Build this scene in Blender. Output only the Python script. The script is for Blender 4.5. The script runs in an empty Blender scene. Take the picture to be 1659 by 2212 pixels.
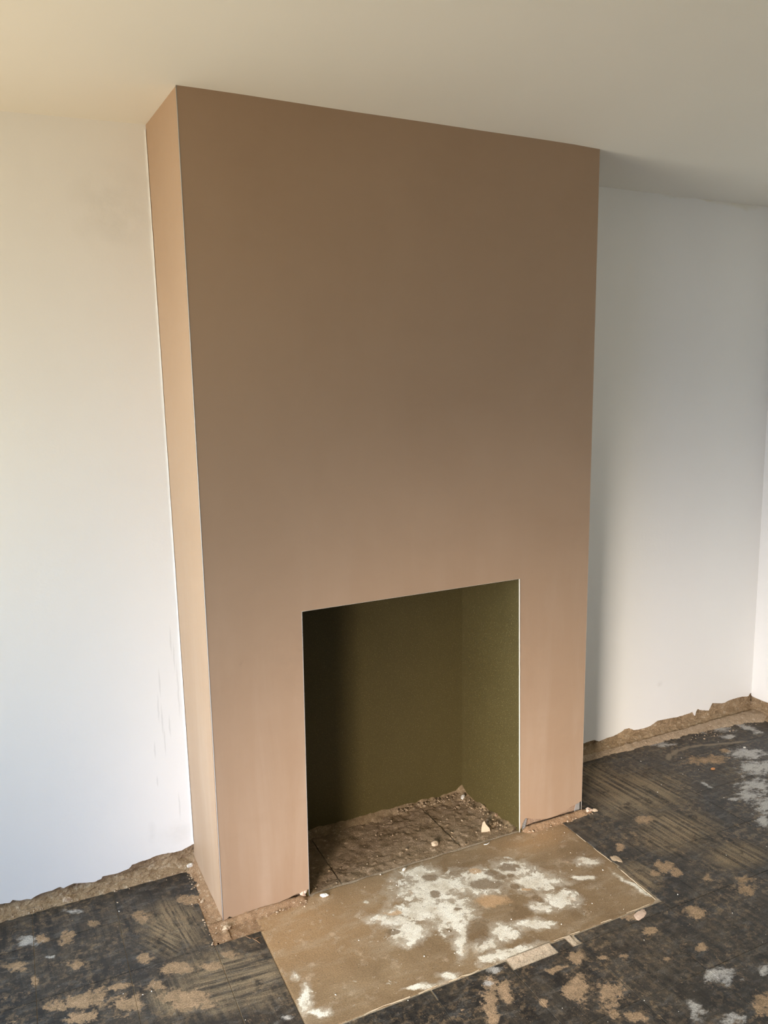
import bpy, bmesh, math, random
from mathutils import Vector, Matrix, noise

random.seed(7)
S = bpy.context.scene
COL = S.collection

# ------------------------------------------------------------------ camera
cam_data = bpy.data.cameras.new('camera')
cam_data.sensor_fit = 'HORIZONTAL'
cam_data.sensor_width = 36.0
cam_data.lens = 36.652
cam_data.clip_start = 0.02
cam = bpy.data.objects.new('camera', cam_data)
right = Vector((0.90264159, -0.43006818, -0.01671894))
up = Vector((0.0790777, 0.12753605, 0.98867653))
fwd = Vector((0.42306605, 0.89374264, -0.14912815))
rot = Matrix((right, up, -fwd)).transposed()
cam.matrix_world = Matrix.Translation((-0.4594, -2.1943, 1.5954)) @ rot.to_4x4()
COL.objects.link(cam)
S.camera = cam

# ------------------------------------------------------------------ daylight through a side window and a glazed door, both beside the camera
ROOM_XL, ROOM_YF = -2.4, -3.7
WINDOWS = [(-1.6, 0.1, 0.4, 2.0), (-3.5, -1.8, 0.05, 1.9)]      # y0, y1, z0, z1 in the left side wall
S.view_settings.view_transform = 'Standard'
S.view_settings.look = 'None'
S.view_settings.exposure = 0.0
S.view_settings.gamma = 1.0
S.view_settings.use_curve_mapping = False
S.cycles.use_denoising = True
S.cycles.max_bounces = 7
S.cycles.diffuse_bounces = 6
S.cycles.use_adaptive_sampling = True
S.cycles.adaptive_threshold = 0.07
S.cycles.adaptive_min_samples = 12
S.cycles.use_fast_gi = False
w = bpy.data.worlds.new('sky'); S.world = w; w.use_nodes = True
w.node_tree.nodes['Background'].inputs[0].default_value = (0.80, 0.90, 1.0, 1)
w.node_tree.nodes['Background'].inputs[1].default_value = 0.5
def daylight(name, loc, size, tilt, heading, rgb, spread):
    """light coming in through an opening; rgb in units of 10 W"""
    l = bpy.data.lights.new(name, 'AREA'); l.shape = 'RECTANGLE'; l.size, l.size_y = size
    k = max(rgb); l.energy = 10*k; l.color = [q/k for q in rgb]; l.spread = math.radians(spread)
    o = bpy.data.objects.new(name, l); o.location = loc
    o.rotation_euler = (math.radians(90+tilt), 0, math.radians(heading)); COL.objects.link(o); return o
daylight('window_sky_light', (ROOM_XL+0.12, -0.75, 1.2), (1.6, 1.5), -14, -90, (2.3, 2.9, 3.2), 90)
daylight('window_ground_bounce', (ROOM_XL+0.12, -0.75, 1.2), (1.6, 1.5), 25, -90, (2.55, 1.98, 1.20), 110)
daylight('door_light', (-2.25, -3.0, 0.95), (0.8, 0.9), -12, -48.5, (1.52, 1.33, 1.14), 35)
daylight('door_low_light', (-2.25, -2.2, 0.475), (0.8, 0.85), -12, -55, (0.46, 0.55, 0.95), 75)

# ------------------------------------------------------------------ helpers
def obj(name, verts, faces, mat=None, parent=None, smooth=False):
    me = bpy.data.meshes.new(name)
    me.from_pydata([tuple(v) for v in verts], [], faces)
    me.validate()
    bm = bmesh.new(); bm.from_mesh(me)
    bmesh.ops.recalc_face_normals(bm, faces=bm.faces[:])
    bm.to_mesh(me); bm.free()
    if smooth:
        for p in me.polygons: p.use_smooth = True
    o = bpy.data.objects.new(name, me)
    COL.objects.link(o)
    if mat: me.materials.append(mat)
    if parent: o.parent = parent
    return o

def tag(o, label=None, cat=None, group=None, kind=None):
    if label: o['label'] = label
    if cat: o['category'] = cat
    if group: o['group'] = group
    if kind: o['kind'] = kind
    return o

class MB:
    """collects shapes into one mesh"""
    def __init__(s): s.v = []; s.f = []
    def add(s, v, f):
        b = len(s.v); s.v += [tuple(q) for q in v]; s.f += [[i + b for i in q] for q in f]
    def box(s, a, b):
        x0, y0, z0 = a; x1, y1, z1 = b
        s.add([(x0,y0,z0),(x1,y0,z0),(x1,y1,z0),(x0,y1,z0),(x0,y0,z1),(x1,y0,z1),(x1,y1,z1),(x0,y1,z1)],
              [(0,3,2,1),(4,5,6,7),(0,1,5,4),(1,2,6,5),(2,3,7,6),(3,0,4,7)])
    def prism(s, poly, vec):
        """closed solid: the outline poly (3D points, planar) pushed along vec"""
        n = len(poly); vec = Vector(vec)
        v = [Vector(q) for q in poly]; v = v + [q + vec for q in v]
        s.add(v, [list(range(n))[::-1], list(range(n, 2*n))] + [(i, (i+1) % n, n+(i+1) % n, n+i) for i in range(n)])
    def tube(s, pts, r, n=8, taper=None):
        pts = [Vector(q) for q in pts]; b = len(s.v); m = len(pts)
        for i, q in enumerate(pts):
            t = (pts[min(i+1, m-1)] - pts[max(i-1, 0)]).normalized()
            a = t.orthogonal().normalized(); c = t.cross(a)
            rr = r if taper is None else r * taper[i]
            for k in range(n):
                an = 2*math.pi*k/n
                s.v.append(tuple(q + a*math.cos(an)*rr + c*math.sin(an)*rr))
        for i in range(m-1):
            for k in range(n):
                s.f.append([b+i*n+k, b+i*n+(k+1) % n, b+(i+1)*n+(k+1) % n, b+(i+1)*n+k])
        s.f.append([b+k for k in range(n)][::-1]); s.f.append([b+(m-1)*n+k for k in range(n)])
    def build(s, name, mat=None, parent=None, smooth=False): return obj(name, s.v, s.f, mat, parent, smooth)

ICO = []
def _ico():
    bm = bmesh.new(); bmesh.ops.create_icosphere(bm, subdivisions=1, radius=1.0)
    v = [q.co.copy() for q in bm.verts]; f = [[q.index for q in p.verts] for p in bm.faces]; bm.free()
    bm = bmesh.new(); bmesh.ops.create_icosphere(bm, subdivisions=3, radius=1.0)
    v2 = [q.co.copy() for q in bm.verts]; f2 = [[q.index for q in p.verts] for p in bm.faces]; bm.free()
    ICO.extend([(v, f), (v2, f2)])
_ico()

def lump(mb, c, r, seed, fine=0, rough=0.35, rz=0.0):
    """an irregular stone or crumb of radii r sitting at c"""
    v, f = ICO[fine]; off = Vector((seed*3.17, seed*1.31, seed*2.23))
    R = Matrix.Rotation(rz, 3, 'Z'); out = []
    for q in v:
        k = 1 + rough*(noise.noise(q*1.3 + off) + 0.5*noise.noise(q*3.1 + off))
        w = Vector((q.x*r[0]*k, q.y*r[1]*k, q.z*r[2]*k))
        out.append(R @ w + Vector(c))
    mb.add(out, f)

# ------------------------------------------------------------------ material helpers
class NT:
    def __init__(s, name, rough=0.6, spec=0.3):
        s.m = bpy.data.materials.new(name); s.m.use_nodes = True
        s.t = s.m.node_tree; s.b = s.t.nodes['Principled BSDF']
        s.b.inputs['Roughness'].default_value = rough
        s.b.inputs['Specular IOR Level'].default_value = spec
        g = s.t.nodes.new('ShaderNodeNewGeometry'); s.pos = g.outputs['Position']
    def set(s, inp, v):
        if isinstance(v, bpy.types.NodeSocket): s.t.links.new(v, inp)
        else: inp.default_value = v
    def math(s, op, a, b=0.0, c=0.0, clamp=False):
        n = s.t.nodes.new('ShaderNodeMath'); n.operation = op; n.use_clamp = clamp
        s.set(n.inputs[0], a); s.set(n.inputs[1], b); s.set(n.inputs[2], c); return n.outputs[0]
    def vmath(s, op, a, b=None, scale=None):
        n = s.t.nodes.new('ShaderNodeVectorMath'); n.operation = op; s.set(n.inputs[0], a)
        if b is not None: s.set(n.inputs[1], b)
        if scale is not None: s.set(n.inputs['Scale'], scale)
        return n.outputs['Value'] if op in ('LENGTH', 'DOT_PRODUCT') else n.outputs['Vector']
    def mapping(s, vec, loc=(0,0,0), rot=(0,0,0), scale=(1,1,1), kind='POINT'):
        n = s.t.nodes.new('ShaderNodeMapping'); n.vector_type = kind; s.set(n.inputs['Vector'], vec)
        n.inputs['Location'].default_value = loc; n.inputs['Rotation'].default_value = rot; n.inputs['Scale'].default_value = scale
        return n.outputs[0]
    def noise(s, vec, scale, detail=4.0, rough=0.55, dist=0.0, color=False):
        n = s.t.nodes.new('ShaderNodeTexNoise'); s.set(n.inputs['Vector'], vec)
        n.inputs['Scale'].default_value = scale; n.inputs['Detail'].default_value = detail
        n.inputs['Roughness'].default_value = rough; n.inputs['Distortion'].default_value = dist
        return n.outputs['Color'] if color else n.outputs['Fac']
    def voro(s, vec, scale):
        n = s.t.nodes.new('ShaderNodeTexVoronoi'); s.set(n.inputs['Vector'], vec); n.inputs['Scale'].default_value = scale
        return n.outputs['Distance']
    def ramp(s, f, a, b, lo=0.0, hi=1.0, smooth=False):
        n = s.t.nodes.new('ShaderNodeMapRange'); n.clamp = True
        if smooth: n.interpolation_type = 'SMOOTHSTEP'
        s.set(n.inputs[0], f); n.inputs[1].default_value = a; n.inputs[2].default_value = b
        n.inputs[3].default_value = lo; n.inputs[4].default_value = hi; return n.outputs[0]
    def mix(s, f, a, b):
        n = s.t.nodes.new('ShaderNodeMix'); n.data_type = 'RGBA'
        s.set(n.inputs[0], f)
        for i, c in ((6, a), (7, b)):
            s.set(n.inputs[i], c if isinstance(c, bpy.types.NodeSocket) else (c[0], c[1], c[2], 1.0))
        return n.outputs[2]
    def warp(s, vec, scale, amt, detail=3.0):
        c = s.noise(vec, scale, detail, 0.6, color=True)
        return s.vmath('ADD', vec, s.vmath('SCALE', s.vmath('SUBTRACT', c, (0.5, 0.5, 0.5)), scale=amt))
    def flat(s, vec, axes='xy'):
        n = s.t.nodes.new('ShaderNodeSeparateXYZ'); s.set(n.inputs[0], vec)
        c = s.t.nodes.new('ShaderNodeCombineXYZ')
        for i, a in enumerate(axes): s.t.links.new(n.outputs['xyz'.index(a)], c.inputs[i])
        return c.outputs[0]
    def spots(s, vec, ells):
        """distance to the nearest of a list of ellipses (x, y, rx, ry, angle): 1 on the outline, 0 in the middle"""
        d = None
        for e in ells:
            x, y, rx, ry = e[:4]; an = e[4] if len(e) > 4 else 0.0
            q = s.vmath('SUBTRACT', vec, (x, y, 0))
            u = s.vmath('DOT_PRODUCT', q, (math.cos(an)/rx, math.sin(an)/rx, 0))
            v = s.vmath('DOT_PRODUCT', q, (-math.sin(an)/ry, math.cos(an)/ry, 0))
            l = s.math('MULTIPLY_ADD', v, v, s.math('MULTIPLY', u, u))
            d = l if d is None else s.math('MINIMUM', d, l)
        return s.math('SQRT', d)
    def grain(s, c, p, k=0.35):
        f = s.ramp(s.noise(p, 260.0, 3, 0.8), 0.3, 0.7, 1-k, 1+k)
        n = s.t.nodes.new('ShaderNodeVectorMath'); n.operation = 'SCALE'
        s.set(n.inputs[0], c); s.set(n.inputs['Scale'], f); return n.outputs[0]
    def color(s, c): s.set(s.b.inputs['Base Color'], c if isinstance(c, bpy.types.NodeSocket) else (c[0], c[1], c[2], 1))
    def bump(s, h, strength=0.3, dist=0.002):
        n = s.t.nodes.new('ShaderNodeBump'); n.inputs['Strength'].default_value = strength; n.inputs['Distance'].default_value = dist
        s.set(n.inputs['Height'], h); s.t.links.new(n.outputs[0], s.b.inputs['Normal'])

def plain(name, c, rough=0.6, spec=0.3, var=0.12, scale=40.0, metal=0.0, bump=0.15):
    n = NT(name, rough, spec); f = n.noise(n.pos, scale, 5)
    n.color(n.mix(f, [q*(1-var) for q in c], [min(1, q*(1+var)) for q in c]))
    n.b.inputs['Metallic'].default_value = metal
    if bump: n.bump(n.noise(n.pos, scale*4, 4), bump, 0.002)
    return n.m

# ------------------------------------------------------------------ materials
def wall_paint():
    n = NT('white_emulsion', 0.6, 0.25)
    p = n.flat(n.pos, 'xz')
    base = n.mix(n.noise(n.pos, 2.2, 4), WHITE_A, WHITE_B)
    w = n.warp(p, 30.0, 0.006)
    d = n.spots(w, DRIPS)
    base = n.mix(n.math('MULTIPLY', n.ramp(d, 1.15, 0.5), 0.32), base, (0.52, 0.52, 0.50))
    sm = n.spots(n.warp(p, 12.0, 0.03), SMUDGES)
    base = n.mix(n.math('MULTIPLY', n.ramp(sm, 1.0, 0.1), n.ramp(n.noise(n.pos, 14.0, 5), 0.35, 0.75, 0.05, 0.4)), base, (0.50, 0.49, 0.45))
    ye = n.spots(n.warp(p, 8.0, 0.05), YELLOWED)
    base = n.mix(n.math('MULTIPLY', n.ramp(ye, 1.0, 0.2), 0.35), base, (0.62, 0.54, 0.28))
    n.color(base)
    h = n.math('ADD', n.noise(n.pos, 120.0, 3), n.math('MULTIPLY', n.noise(n.mapping(n.pos, scale=(1, 1, 0.25)), 9.0, 4), 3.0))
    n.bump(h, 0.10, 0.002)
    return n.m

def ceiling_paint():
    n = NT('ceiling_emulsion', 0.75, 0.2)
    n.color(n.mix(n.noise(n.pos, 1.8, 4), CEIL_A, CEIL_B))
    n.bump(n.noise(n.pos, 5.0, 5), 0.12, 0.006)
    return n.m

def pink_plaster():
    n = NT('pink_finish_plaster', 0.55, 0.3)
    st = n.noise(n.mapping(n.pos, scale=(1.0, 1.0, 0.13)), 11.0, 5, 0.6, 0.4)
    big = n.noise(n.pos, 2.1, 4, 0.6, 0.6)
    c = n.mix(n.ramp(big, 0.3, 0.7), PINK_A, PINK_B)
    zz = n.t.nodes.new('ShaderNodeSeparateXYZ'); n.set(zz.inputs[0], n.pos)
    low = n.ramp(zz.outputs['Z'], 1.3, 0.2, 0.08, 1.0)         # trowel runs show mostly low down
    c = n.mix(n.math('MULTIPLY', low, n.ramp(st, 0.45, 0.72, 0.0, 0.75)), c, PINK_C)
    fine = n.noise(n.mapping(n.pos, scale=(0.5, 1, 1.0)), 28.0, 8, 0.7)
    c = n.mix(n.ramp(fine, 0.4, 0.7, 0.0, 0.35), c, PINK_B)
    sw = n.noise(n.mapping(n.pos, rot=(0, 0.5, 0), scale=(0.35, 1, 1.6)), 7.0, 5, 0.65, 1.0)
    c = n.mix(n.ramp(sw, 0.55, 0.85, 0.0, 0.35), c, PINK_A)
    pz = n.spots(n.flat(n.pos, 'xz'), [(1.377, 0.35, 0.004, 0.012), (1.372, 0.28, 0.004, 0.006), (0.06, 2.33, 0.005, 0.01, 0.6)])
    c = n.mix(n.math('MULTIPLY', n.ramp(pz, 1.3, 0.6), 0.5), c, (0.35, 0.24, 0.17))
    n.color(c)
    n.bump(n.math('ADD', n.noise(n.pos, 90.0, 3), n.math('MULTIPLY', st, 2.0)), 0.06, 0.002)
    return n.m

def olive_board():
    n = NT('olive_lining_board', 0.55, 0.3)
    c = n.mix(n.noise(n.pos, 6.0, 4), OLIVE_A, OLIVE_B)
    c = n.mix(n.ramp(n.noise(n.pos, 330.0, 2), 0.58, 0.72, 0, 0.55), c, OLIVE_C)
    sc = n.noise(n.mapping(n.pos, scale=(1, 1, 0.08)), 60.0, 3)
    n.color(n.mix(n.ramp(sc, 0.71, 0.76, 0, 0.2), c, (0.5, 0.46, 0.33)))
    n.bump(n.noise(n.pos, 300.0, 3), 0.25, 0.001)
    return n.m

def earth(name, a, b, c=None, scale=18.0, bump=0.7):
    n = NT(name, 0.9, 0.15)
    f = n.noise(n.pos, scale, 8, 0.65)
    col = n.mix(n.ramp(f, 0.3, 0.7), a, b)
    if c: col = n.mix(n.ramp(n.noise(n.pos, scale*3.3, 5, 0.6), 0.56, 0.68), col, c)
    n.color(n.grain(col, n.pos, 0.4))
    n.bump(n.noise(n.pos, scale*12, 6, 0.7), bump, 0.004)
    return n.m

def hearth_screed():
    n = NT('brown_hearth_screed', 0.75, 0.25)
    p = n.flat(n.pos)
    w = n.warp(n.warp(p, 12.0, 0.05), 55.0, 0.014)
    base = n.mix(n.ramp(n.noise(p, 6.0, 7, 0.6, 0.5), 0.3, 0.7), HE_A, HE_B)
    base = n.mix(n.math('MULTIPLY', n.ramp(n.spots(w, [(0.16, -0.1, 0.45, 0.32), (1.12, -0.06, 0.22, 0.1)]), 1.0, 0.2), 0.75), base, HE_LEFT)
    fb = n.noise(n.warp(p, 9.0, 0.04), 19.0, 7, 0.66)
    def patch(ells, k, lo, hi, reach=1.35, vec=w, f=None):
        """ragged patches: fractal noise that passes the threshold inside the outlines"""
        inside = n.ramp(n.spots(vec, ells), reach, 0.35)
        return n.ramp(n.math('MULTIPLY_ADD', inside, k, f or fb), lo, hi)
    veil = patch(HEARTH_WHITE, 0.46, 0.56, 0.85, 1.6)
    fb2 = n.noise(n.warp(p, 14.0, 0.05), 30.0, 8, 0.7)
    core = patch(HEARTH_WHITE, 0.31, 0.63, 0.72, 1.4, w, fb2)
    wm = n.math('MAXIMUM', n.math('MULTIPLY', veil, 0.42), core)
    white = n.mix(n.ramp(n.noise(p, 16.0, 6, 0.65), 0.42, 0.75), HE_W1, HE_W2)
    col = n.mix(n.math('MULTIPLY', wm, n.ramp(n.noise(p, 30.0, 9, 0.72), 0.30, 0.52, 0.60, 1.0)), base, white)
    film = n.ramp(n.noise(n.mapping(p, rot=(0, 0, 0.4), scale=(1, 3, 1)), 5.0, 6, 0.65), 0.50, 0.75)
    col = n.mix(n.math('MULTIPLY', film, 0.30), col, HE_W2)
    dk = patch(HEARTH_DARK, 0.40, 0.62, 0.76, 1.4, n.warp(p, 26.0, 0.022), fb2)
    col = n.mix(n.math('MULTIPLY', dk, 0.85), col, HE_A)
    og = patch(HEARTH_ORANGE, 0.42, 0.60, 0.80)
    col = n.mix(n.math('MULTIPLY', og, 0.7), col, (0.55, 0.35, 0.19))
    sp = n.voro(n.warp(p, 20, 0.02), 38.0)
    col = n.mix(n.ramp(sp, 0.10, 0.05, 0, 0.6), col, (0.10, 0.075, 0.05))
    col = n.grain(col, p)
    n.color(col)
    n.bump(n.math('ADD', n.math('MULTIPLY', wm, 0.5), n.noise(p, 60.0, 6, 0.7)), 0.25, 0.003)
    return n.m

def tile_bitumen():
    n = NT('black_thermoplastic_tile', 0.5, 0.35)
    p = n.flat(n.pos)
    oi = n.t.nodes.new('ShaderNodeObjectInfo')
    w = n.warp(n.warp(p, 14.0, 0.035), 70.0, 0.012)
    base = n.mix(n.ramp(n.noise(p, 9.0, 8, 0.7, 0.6), 0.3, 0.72), TI_A, TI_B)
    base = n.mix(n.math('MULTIPLY', oi.outputs['Random'], 0.25), base, TI_B)
    # grey scuffing
    sc = n.noise(n.mapping(p, rot=(0, 0, 0.3), scale=(1, 2.4, 1)), 16.0, 7, 0.75, 0.4)
    base = n.mix(n.ramp(sc, 0.50, 0.70, 0, 0.75), base, TI_GREY)
    # dusty film with brush strokes
    film = n.ramp(n.noise(p, 2.6, 6, 0.65), 0.36, 0.66)
    d1 = n.ramp(n.math('ADD', n.spots(w, DUST), n.math('MULTIPLY', n.math('SUBTRACT', n.noise(p, 8.0, 6, 0.65), 0.5), 0.9)), 1.15, 0.45)
    def strokes(an, sc1, k=0.05):
        q = n.mapping(n.warp(p, 3.0, 0.02), rot=(0, 0, an), scale=(1/k, 1, 1), kind='TEXTURE')
        return n.noise(q, sc1, 6, 0.65)
    sl = strokes(-1.45, 130.0); sl2 = strokes(-1.05, 130.0); sr = strokes(-1.50, 60.0, 0.04); sb = strokes(-0.1, 80.0)
    mA = n.ramp(n.spots(w, [(-0.10, 0.02, 0.09, 0.15, 0.0)]), 1.1, 0.7)
    mB = n.ramp(n.spots(w, [(-0.20, 0.0, 0.08, 0.12, 0.3)]), 1.1, 0.7)
    mC = n.ramp(n.spots(w, [(0.0, -0.25, 0.16, 0.14, 0.0)]), 1.1, 0.6)
    st = sr
    for m, q in ((mC, sb), (mA, sl), (mB, sl2)):
        mm = n.t.nodes.new('ShaderNodeMix'); mm.data_type = 'FLOAT'
        n.set(mm.inputs[0], m); n.set(mm.inputs[2], st); n.set(mm.inputs[3], q); st = mm.outputs[0]
    stf = n.ramp(st, 0.40, 0.58)
    amt = n.math('MAXIMUM', n.math('MULTIPLY', film, 0.30), d1)
    base = n.mix(n.math('MULTIPLY', amt, n.math('MULTIPLY_ADD', stf, 0.75, 0.18)), base, TI_DUST)
    # black bruises, crumbly tan dirt and pale grit
    bl = n.noise(n.warp(p, 16.0, 0.04), 13.0, 7, 0.7)
    base = n.mix(n.ramp(bl, 0.54, 0.66, 0, 0.75), base, TI_A)
    cr = n.math('MULTIPLY', n.ramp(n.noise(p, 46.0, 6, 0.75), 0.50, 0.60), n.ramp(n.noise(p, 6.0, 5, 0.6), 0.36, 0.62))
    base = n.mix(n.math('MULTIPLY', cr, 0.62), base, TI_TAN2)
    sp = n.math('MULTIPLY', n.ramp(n.voro(n.warp(p, 30, 0.01), 120.0), 0.16, 0.08), n.ramp(n.noise(p, 30.0, 3), 0.50, 0.62))
    base = n.mix(n.math('MULTIPLY', sp, 0.7), base, TI_TAN1)
    fb = n.noise(n.warp(p, 11.0, 0.06), 20.0, 8, 0.72)
    inside = n.ramp(n.spots(w, TAN), 1.9, 0.25)
    tn = n.ramp(n.math('MULTIPLY_ADD', inside, 0.34, n.math('MULTIPLY_ADD', n.math('SUBTRACT', n.noise(p, 75.0, 6, 0.75), 0.5), 0.45, fb)), 0.63, 0.72)
    tan = n.mix(n.ramp(n.noise(p, 38.0, 6, 0.78), 0.34, 0.62), TI_TAN1, TI_TAN2)
    base = n.mix(n.math('MULTIPLY', tn, n.ramp(n.noise(p, 60.0, 6, 0.7), 0.3, 0.5, 0.55, 0.95)), base, tan)
    # pale scuffs of plaster and paint
    fw = n.noise(n.mapping(n.warp(p, 8.0, 0.06), rot=(0, 0, 0.35), scale=(1, 1.9, 1)), 22.0, 8, 0.76)
    wi = n.ramp(n.spots(w, WHITE), 1.6, 0.2)
    wf = n.ramp(n.math('MULTIPLY_ADD', wi, 0.32, fw), 0.64, 0.78)
    base = n.mix(n.math('MULTIPLY', wf, 0.85), base, n.mix(n.noise(p, 12.0, 5), TI_W1, TI_W2))
    base = n.mix(n.math('MULTIPLY', n.ramp(n.spots(n.warp(p, 20.0, 0.01), ARC), 1.15, 0.6), 0.8), base, (0.22, 0.175, 0.12))
    base = n.grain(base, p, 0.55)
    n.color(base)
    n.set(n.b.inputs['Roughness'], n.ramp(n.math('MAXIMUM', tn, amt), 0, 1, 0.42, 0.85))
    n.bump(n.math('ADD', n.math('MULTIPLY', tn, 1.2), n.noise(p, 70.0, 6, 0.7)), 0.3, 0.002)
    return n.m

# ------------------------------------------------------------------ colours
WHITE_A, WHITE_B = (0.81, 0.805, 0.785), (0.85, 0.845, 0.825)
CEIL_A, CEIL_B = (0.78, 0.755, 0.69), (0.81, 0.785, 0.72)
PINK_A, PINK_B, PINK_C = (0.334, 0.225, 0.146), (0.362, 0.249, 0.165), (0.402, 0.294, 0.210)
OLIVE_A, OLIVE_B, OLIVE_C = (0.052, 0.039, 0.0115), (0.064, 0.049, 0.0155), (0.19, 0.16, 0.07)
HE_A, HE_B, HE_LEFT = (0.190, 0.126, 0.068), (0.290, 0.202, 0.116), (0.40, 0.25, 0.128)
HE_W1, HE_W2 = (0.84, 0.80, 0.70), (0.55, 0.48, 0.37)
TI_A, TI_B, TI_GREY = (0.009, 0.009, 0.0095), (0.026, 0.026, 0.026), (0.125, 0.122, 0.115)
TI_DUST, TI_TAN1, TI_TAN2 = (0.25, 0.19, 0.12), (0.44, 0.30, 0.185), (0.25, 0.175, 0.105)
TI_W1, TI_W2 = (0.55, 0.52, 0.46), (0.36, 0.36, 0.37)

EDGE_LEFT = [(-0.605, 0.0472), (-0.5911, 0.0447), (-0.5771, 0.0426), (-0.5694, 0.0501), (-0.558, 0.0442), (-0.5439, 0.0406), (-0.5295, 0.0404), (-0.5178, 0.0359), (-0.5052, 0.0415), (-0.4903, 0.0455), (-0.4731, 0.0474), (-0.4559, 0.0464), (-0.4433, 0.0498), (-0.4307, 0.0518), (-0.4213, 0.0445), (-0.406, 0.0486), (-0.3907, 0.0513), (-0.3758, 0.0476), (-0.3607, 0.0451), (-0.3431, 0.0403), (-0.3253, 0.0373), (-0.3173, 0.0408), (-0.3069, 0.0421), (-0.3026, 0.0483), (-0.296, 0.0493), (-0.2778, 0.0483), (-0.2569, 0.0465), (-0.2462, 0.0479), (-0.2328, 0.0508), (-0.2194, 0.0519), (-0.2137, 0.0578), (-0.208, 0.0637), (-0.1972, 0.0644), (-0.2127, 0.0585), (-0.1998, 0.0653), (-0.1809, 0.0669), (-0.1555, 0.068), (-0.1297, 0.0733), (-0.0975, 0.0727), (-0.0718, 0.0689), (-0.0456, 0.0687), (-0.0254, 0.0752), (-0.0086, 0.0799), (0.0036, 0.0837)]
EDGE_RIGHT = [(1.7098, 0.0575), (1.7346, 0.0599), (1.7705, 0.0613), (1.7998, 0.0489), (1.8434, 0.0547), (1.8839, 0.0565), (1.9097, 0.062), (1.9319, 0.0684), (1.9466, 0.0757), (1.973, 0.0752), (2.0002, 0.0603), (2.0309, 0.0564), (2.0694, 0.0565), (2.1004, 0.0594), (2.1389, 0.0734), (2.1392, 0.0758), (2.1749, 0.0746), (2.2336, 0.0717), (2.2657, 0.0688), (2.3023, 0.0705), (2.3392, 0.0722), (2.3577, 0.075), (2.3678, 0.0781), (2.377, 0.0647), (2.3824, 0.0527), (2.3883, 0.0733), (2.3994, 0.0846), (2.4141, 0.0748), (2.443, 0.068), (2.472, 0.0616), (2.4816, 0.077), (2.4939, 0.0947), (2.5233, 0.0884), (2.5578, 0.0814), (2.5774, 0.0806), (2.6016, 0.0871), (2.636, 0.0891), (2.6659, 0.0898), (2.696, 0.0893), (2.7266, 0.0847), (2.7419, 0.0837), (2.7502, 0.0957)]
EDGE_SIDE = [(0.3795, 0.0846), (0.3729, 0.0812), (0.356, 0.0797), (0.331, 0.0793), (0.3063, 0.0789), (0.2824, 0.0801)]
FRONT_LEFT = [(0.0124, 0.0037), (0.0219, 0.0084), (0.0295, 0.0152), (0.0464, 0.005), (0.0654, 0.0067), (0.1006, 0.0037), (0.1243, 0.0033), (0.162, 0.0071), (0.1926, 0.0133), (0.225, 0.0175), (0.2469, 0.0235), (0.2625, 0.0219), (0.2783, 0.0267), (0.2893, 0.0266)]
FRONT_RIGHT = [(1.1135, 0.0141), (1.1194, 0.0326), (1.1315, 0.0513), (1.1493, 0.0448), (1.173, 0.0367), (1.2278, 0.0223), (1.2746, 0.023), (1.2938, 0.0273), (1.3212, 0.0314), (1.339, 0.0424), (1.3652, 0.0464), (1.3871, 0.0522)]
HEARTH_WHITE = [(0.661, -0.148, 0.1224, 0.0976, 2.737), (0.577, -0.218, 0.133, 0.0568, 3.115), (0.502, -0.296, 0.0602, 0.0497, 2.697), (0.486, -0.225, 0.0848, 0.0324, 2.672), (0.649, -0.281, 0.0868, 0.0811, -3.085), (0.82, -0.184, 0.0839, 0.0726, 2.991), (0.948, -0.172, 0.0651, 0.0549, 3.053), (0.982, -0.266, 0.0911, 0.0531, 2.759), (0.998, -0.376, 0.0617, 0.048, 3.028), (0.919, -0.377, 0.0472, 0.0264, 2.754), (0.749, -0.421, 0.0458, 0.0378, 2.977), (0.673, -0.443, 0.0441, 0.0314, 2.786), (0.718, -0.506, 0.1167, 0.0207, 3.032), (0.849, -0.434, 0.0682, 0.0226, 2.695), (0.515, -0.497, 0.0348, 0.0133, 2.687), (0.425, -0.504, 0.0564, 0.0088, 3.021), (0.669, -0.046, 0.0592, 0.028, 2.677), (1.138, -0.315, 0.0497, 0.0122, 2.686), (1.209, -0.257, 0.0432, 0.023, 2.765), (1.255, -0.434, 0.0812, 0.0111, 1.678), (0.131, -0.315, 0.0146, 0.0122, 1.58), (0.131, -0.407, 0.0441, 0.0167, 1.245), (0.149, -0.463, 0.0296, 0.0151, 2.643), (0.443, -0.116, 0.0112, 0.0095, 1.27), (0.63, -0.373, 0.0878, 0.0223, 1.025)]
HEARTH_DARK = [(0.828, -0.203, 0.0617, 0.0318, 2.71), (0.894, -0.191, 0.0251, 0.0163, 2.762), (0.928, -0.201, 0.017, 0.0135, 2.921), (0.909, -0.256, 0.018, 0.0155, 0.435), (0.935, -0.344, 0.0226, 0.0147, 1.968), (0.683, -0.092, 0.0253, 0.0243, -3.107), (0.656, -0.174, 0.0203, 0.019, 2.982), (0.944, -0.162, 0.0384, 0.0253, 2.774), (0.683, -0.387, 0.0611, 0.0372, 0.951), (0.682, -0.271, 0.0126, 0.0107, 2.865), (0.612, -0.345, 0.0091, 0.0077, 2.84), (0.849, -0.369, 0.038, 0.0327, 0.349), (0.455, -0.272, 0.0226, 0.0133, 2.668), (0.883, -0.163, 0.0253, 0.0166, 2.757)]
HEARTH_ORANGE = [(0.8, -0.289, 0.0516, 0.0296, 2.729), (0.492, -0.195, 0.0218, 0.0095, 2.671), (0.835, -0.13, 0.0237, 0.0167, 2.761), (0.929, -0.284, 0.0227, 0.0091, 2.702)]
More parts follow.
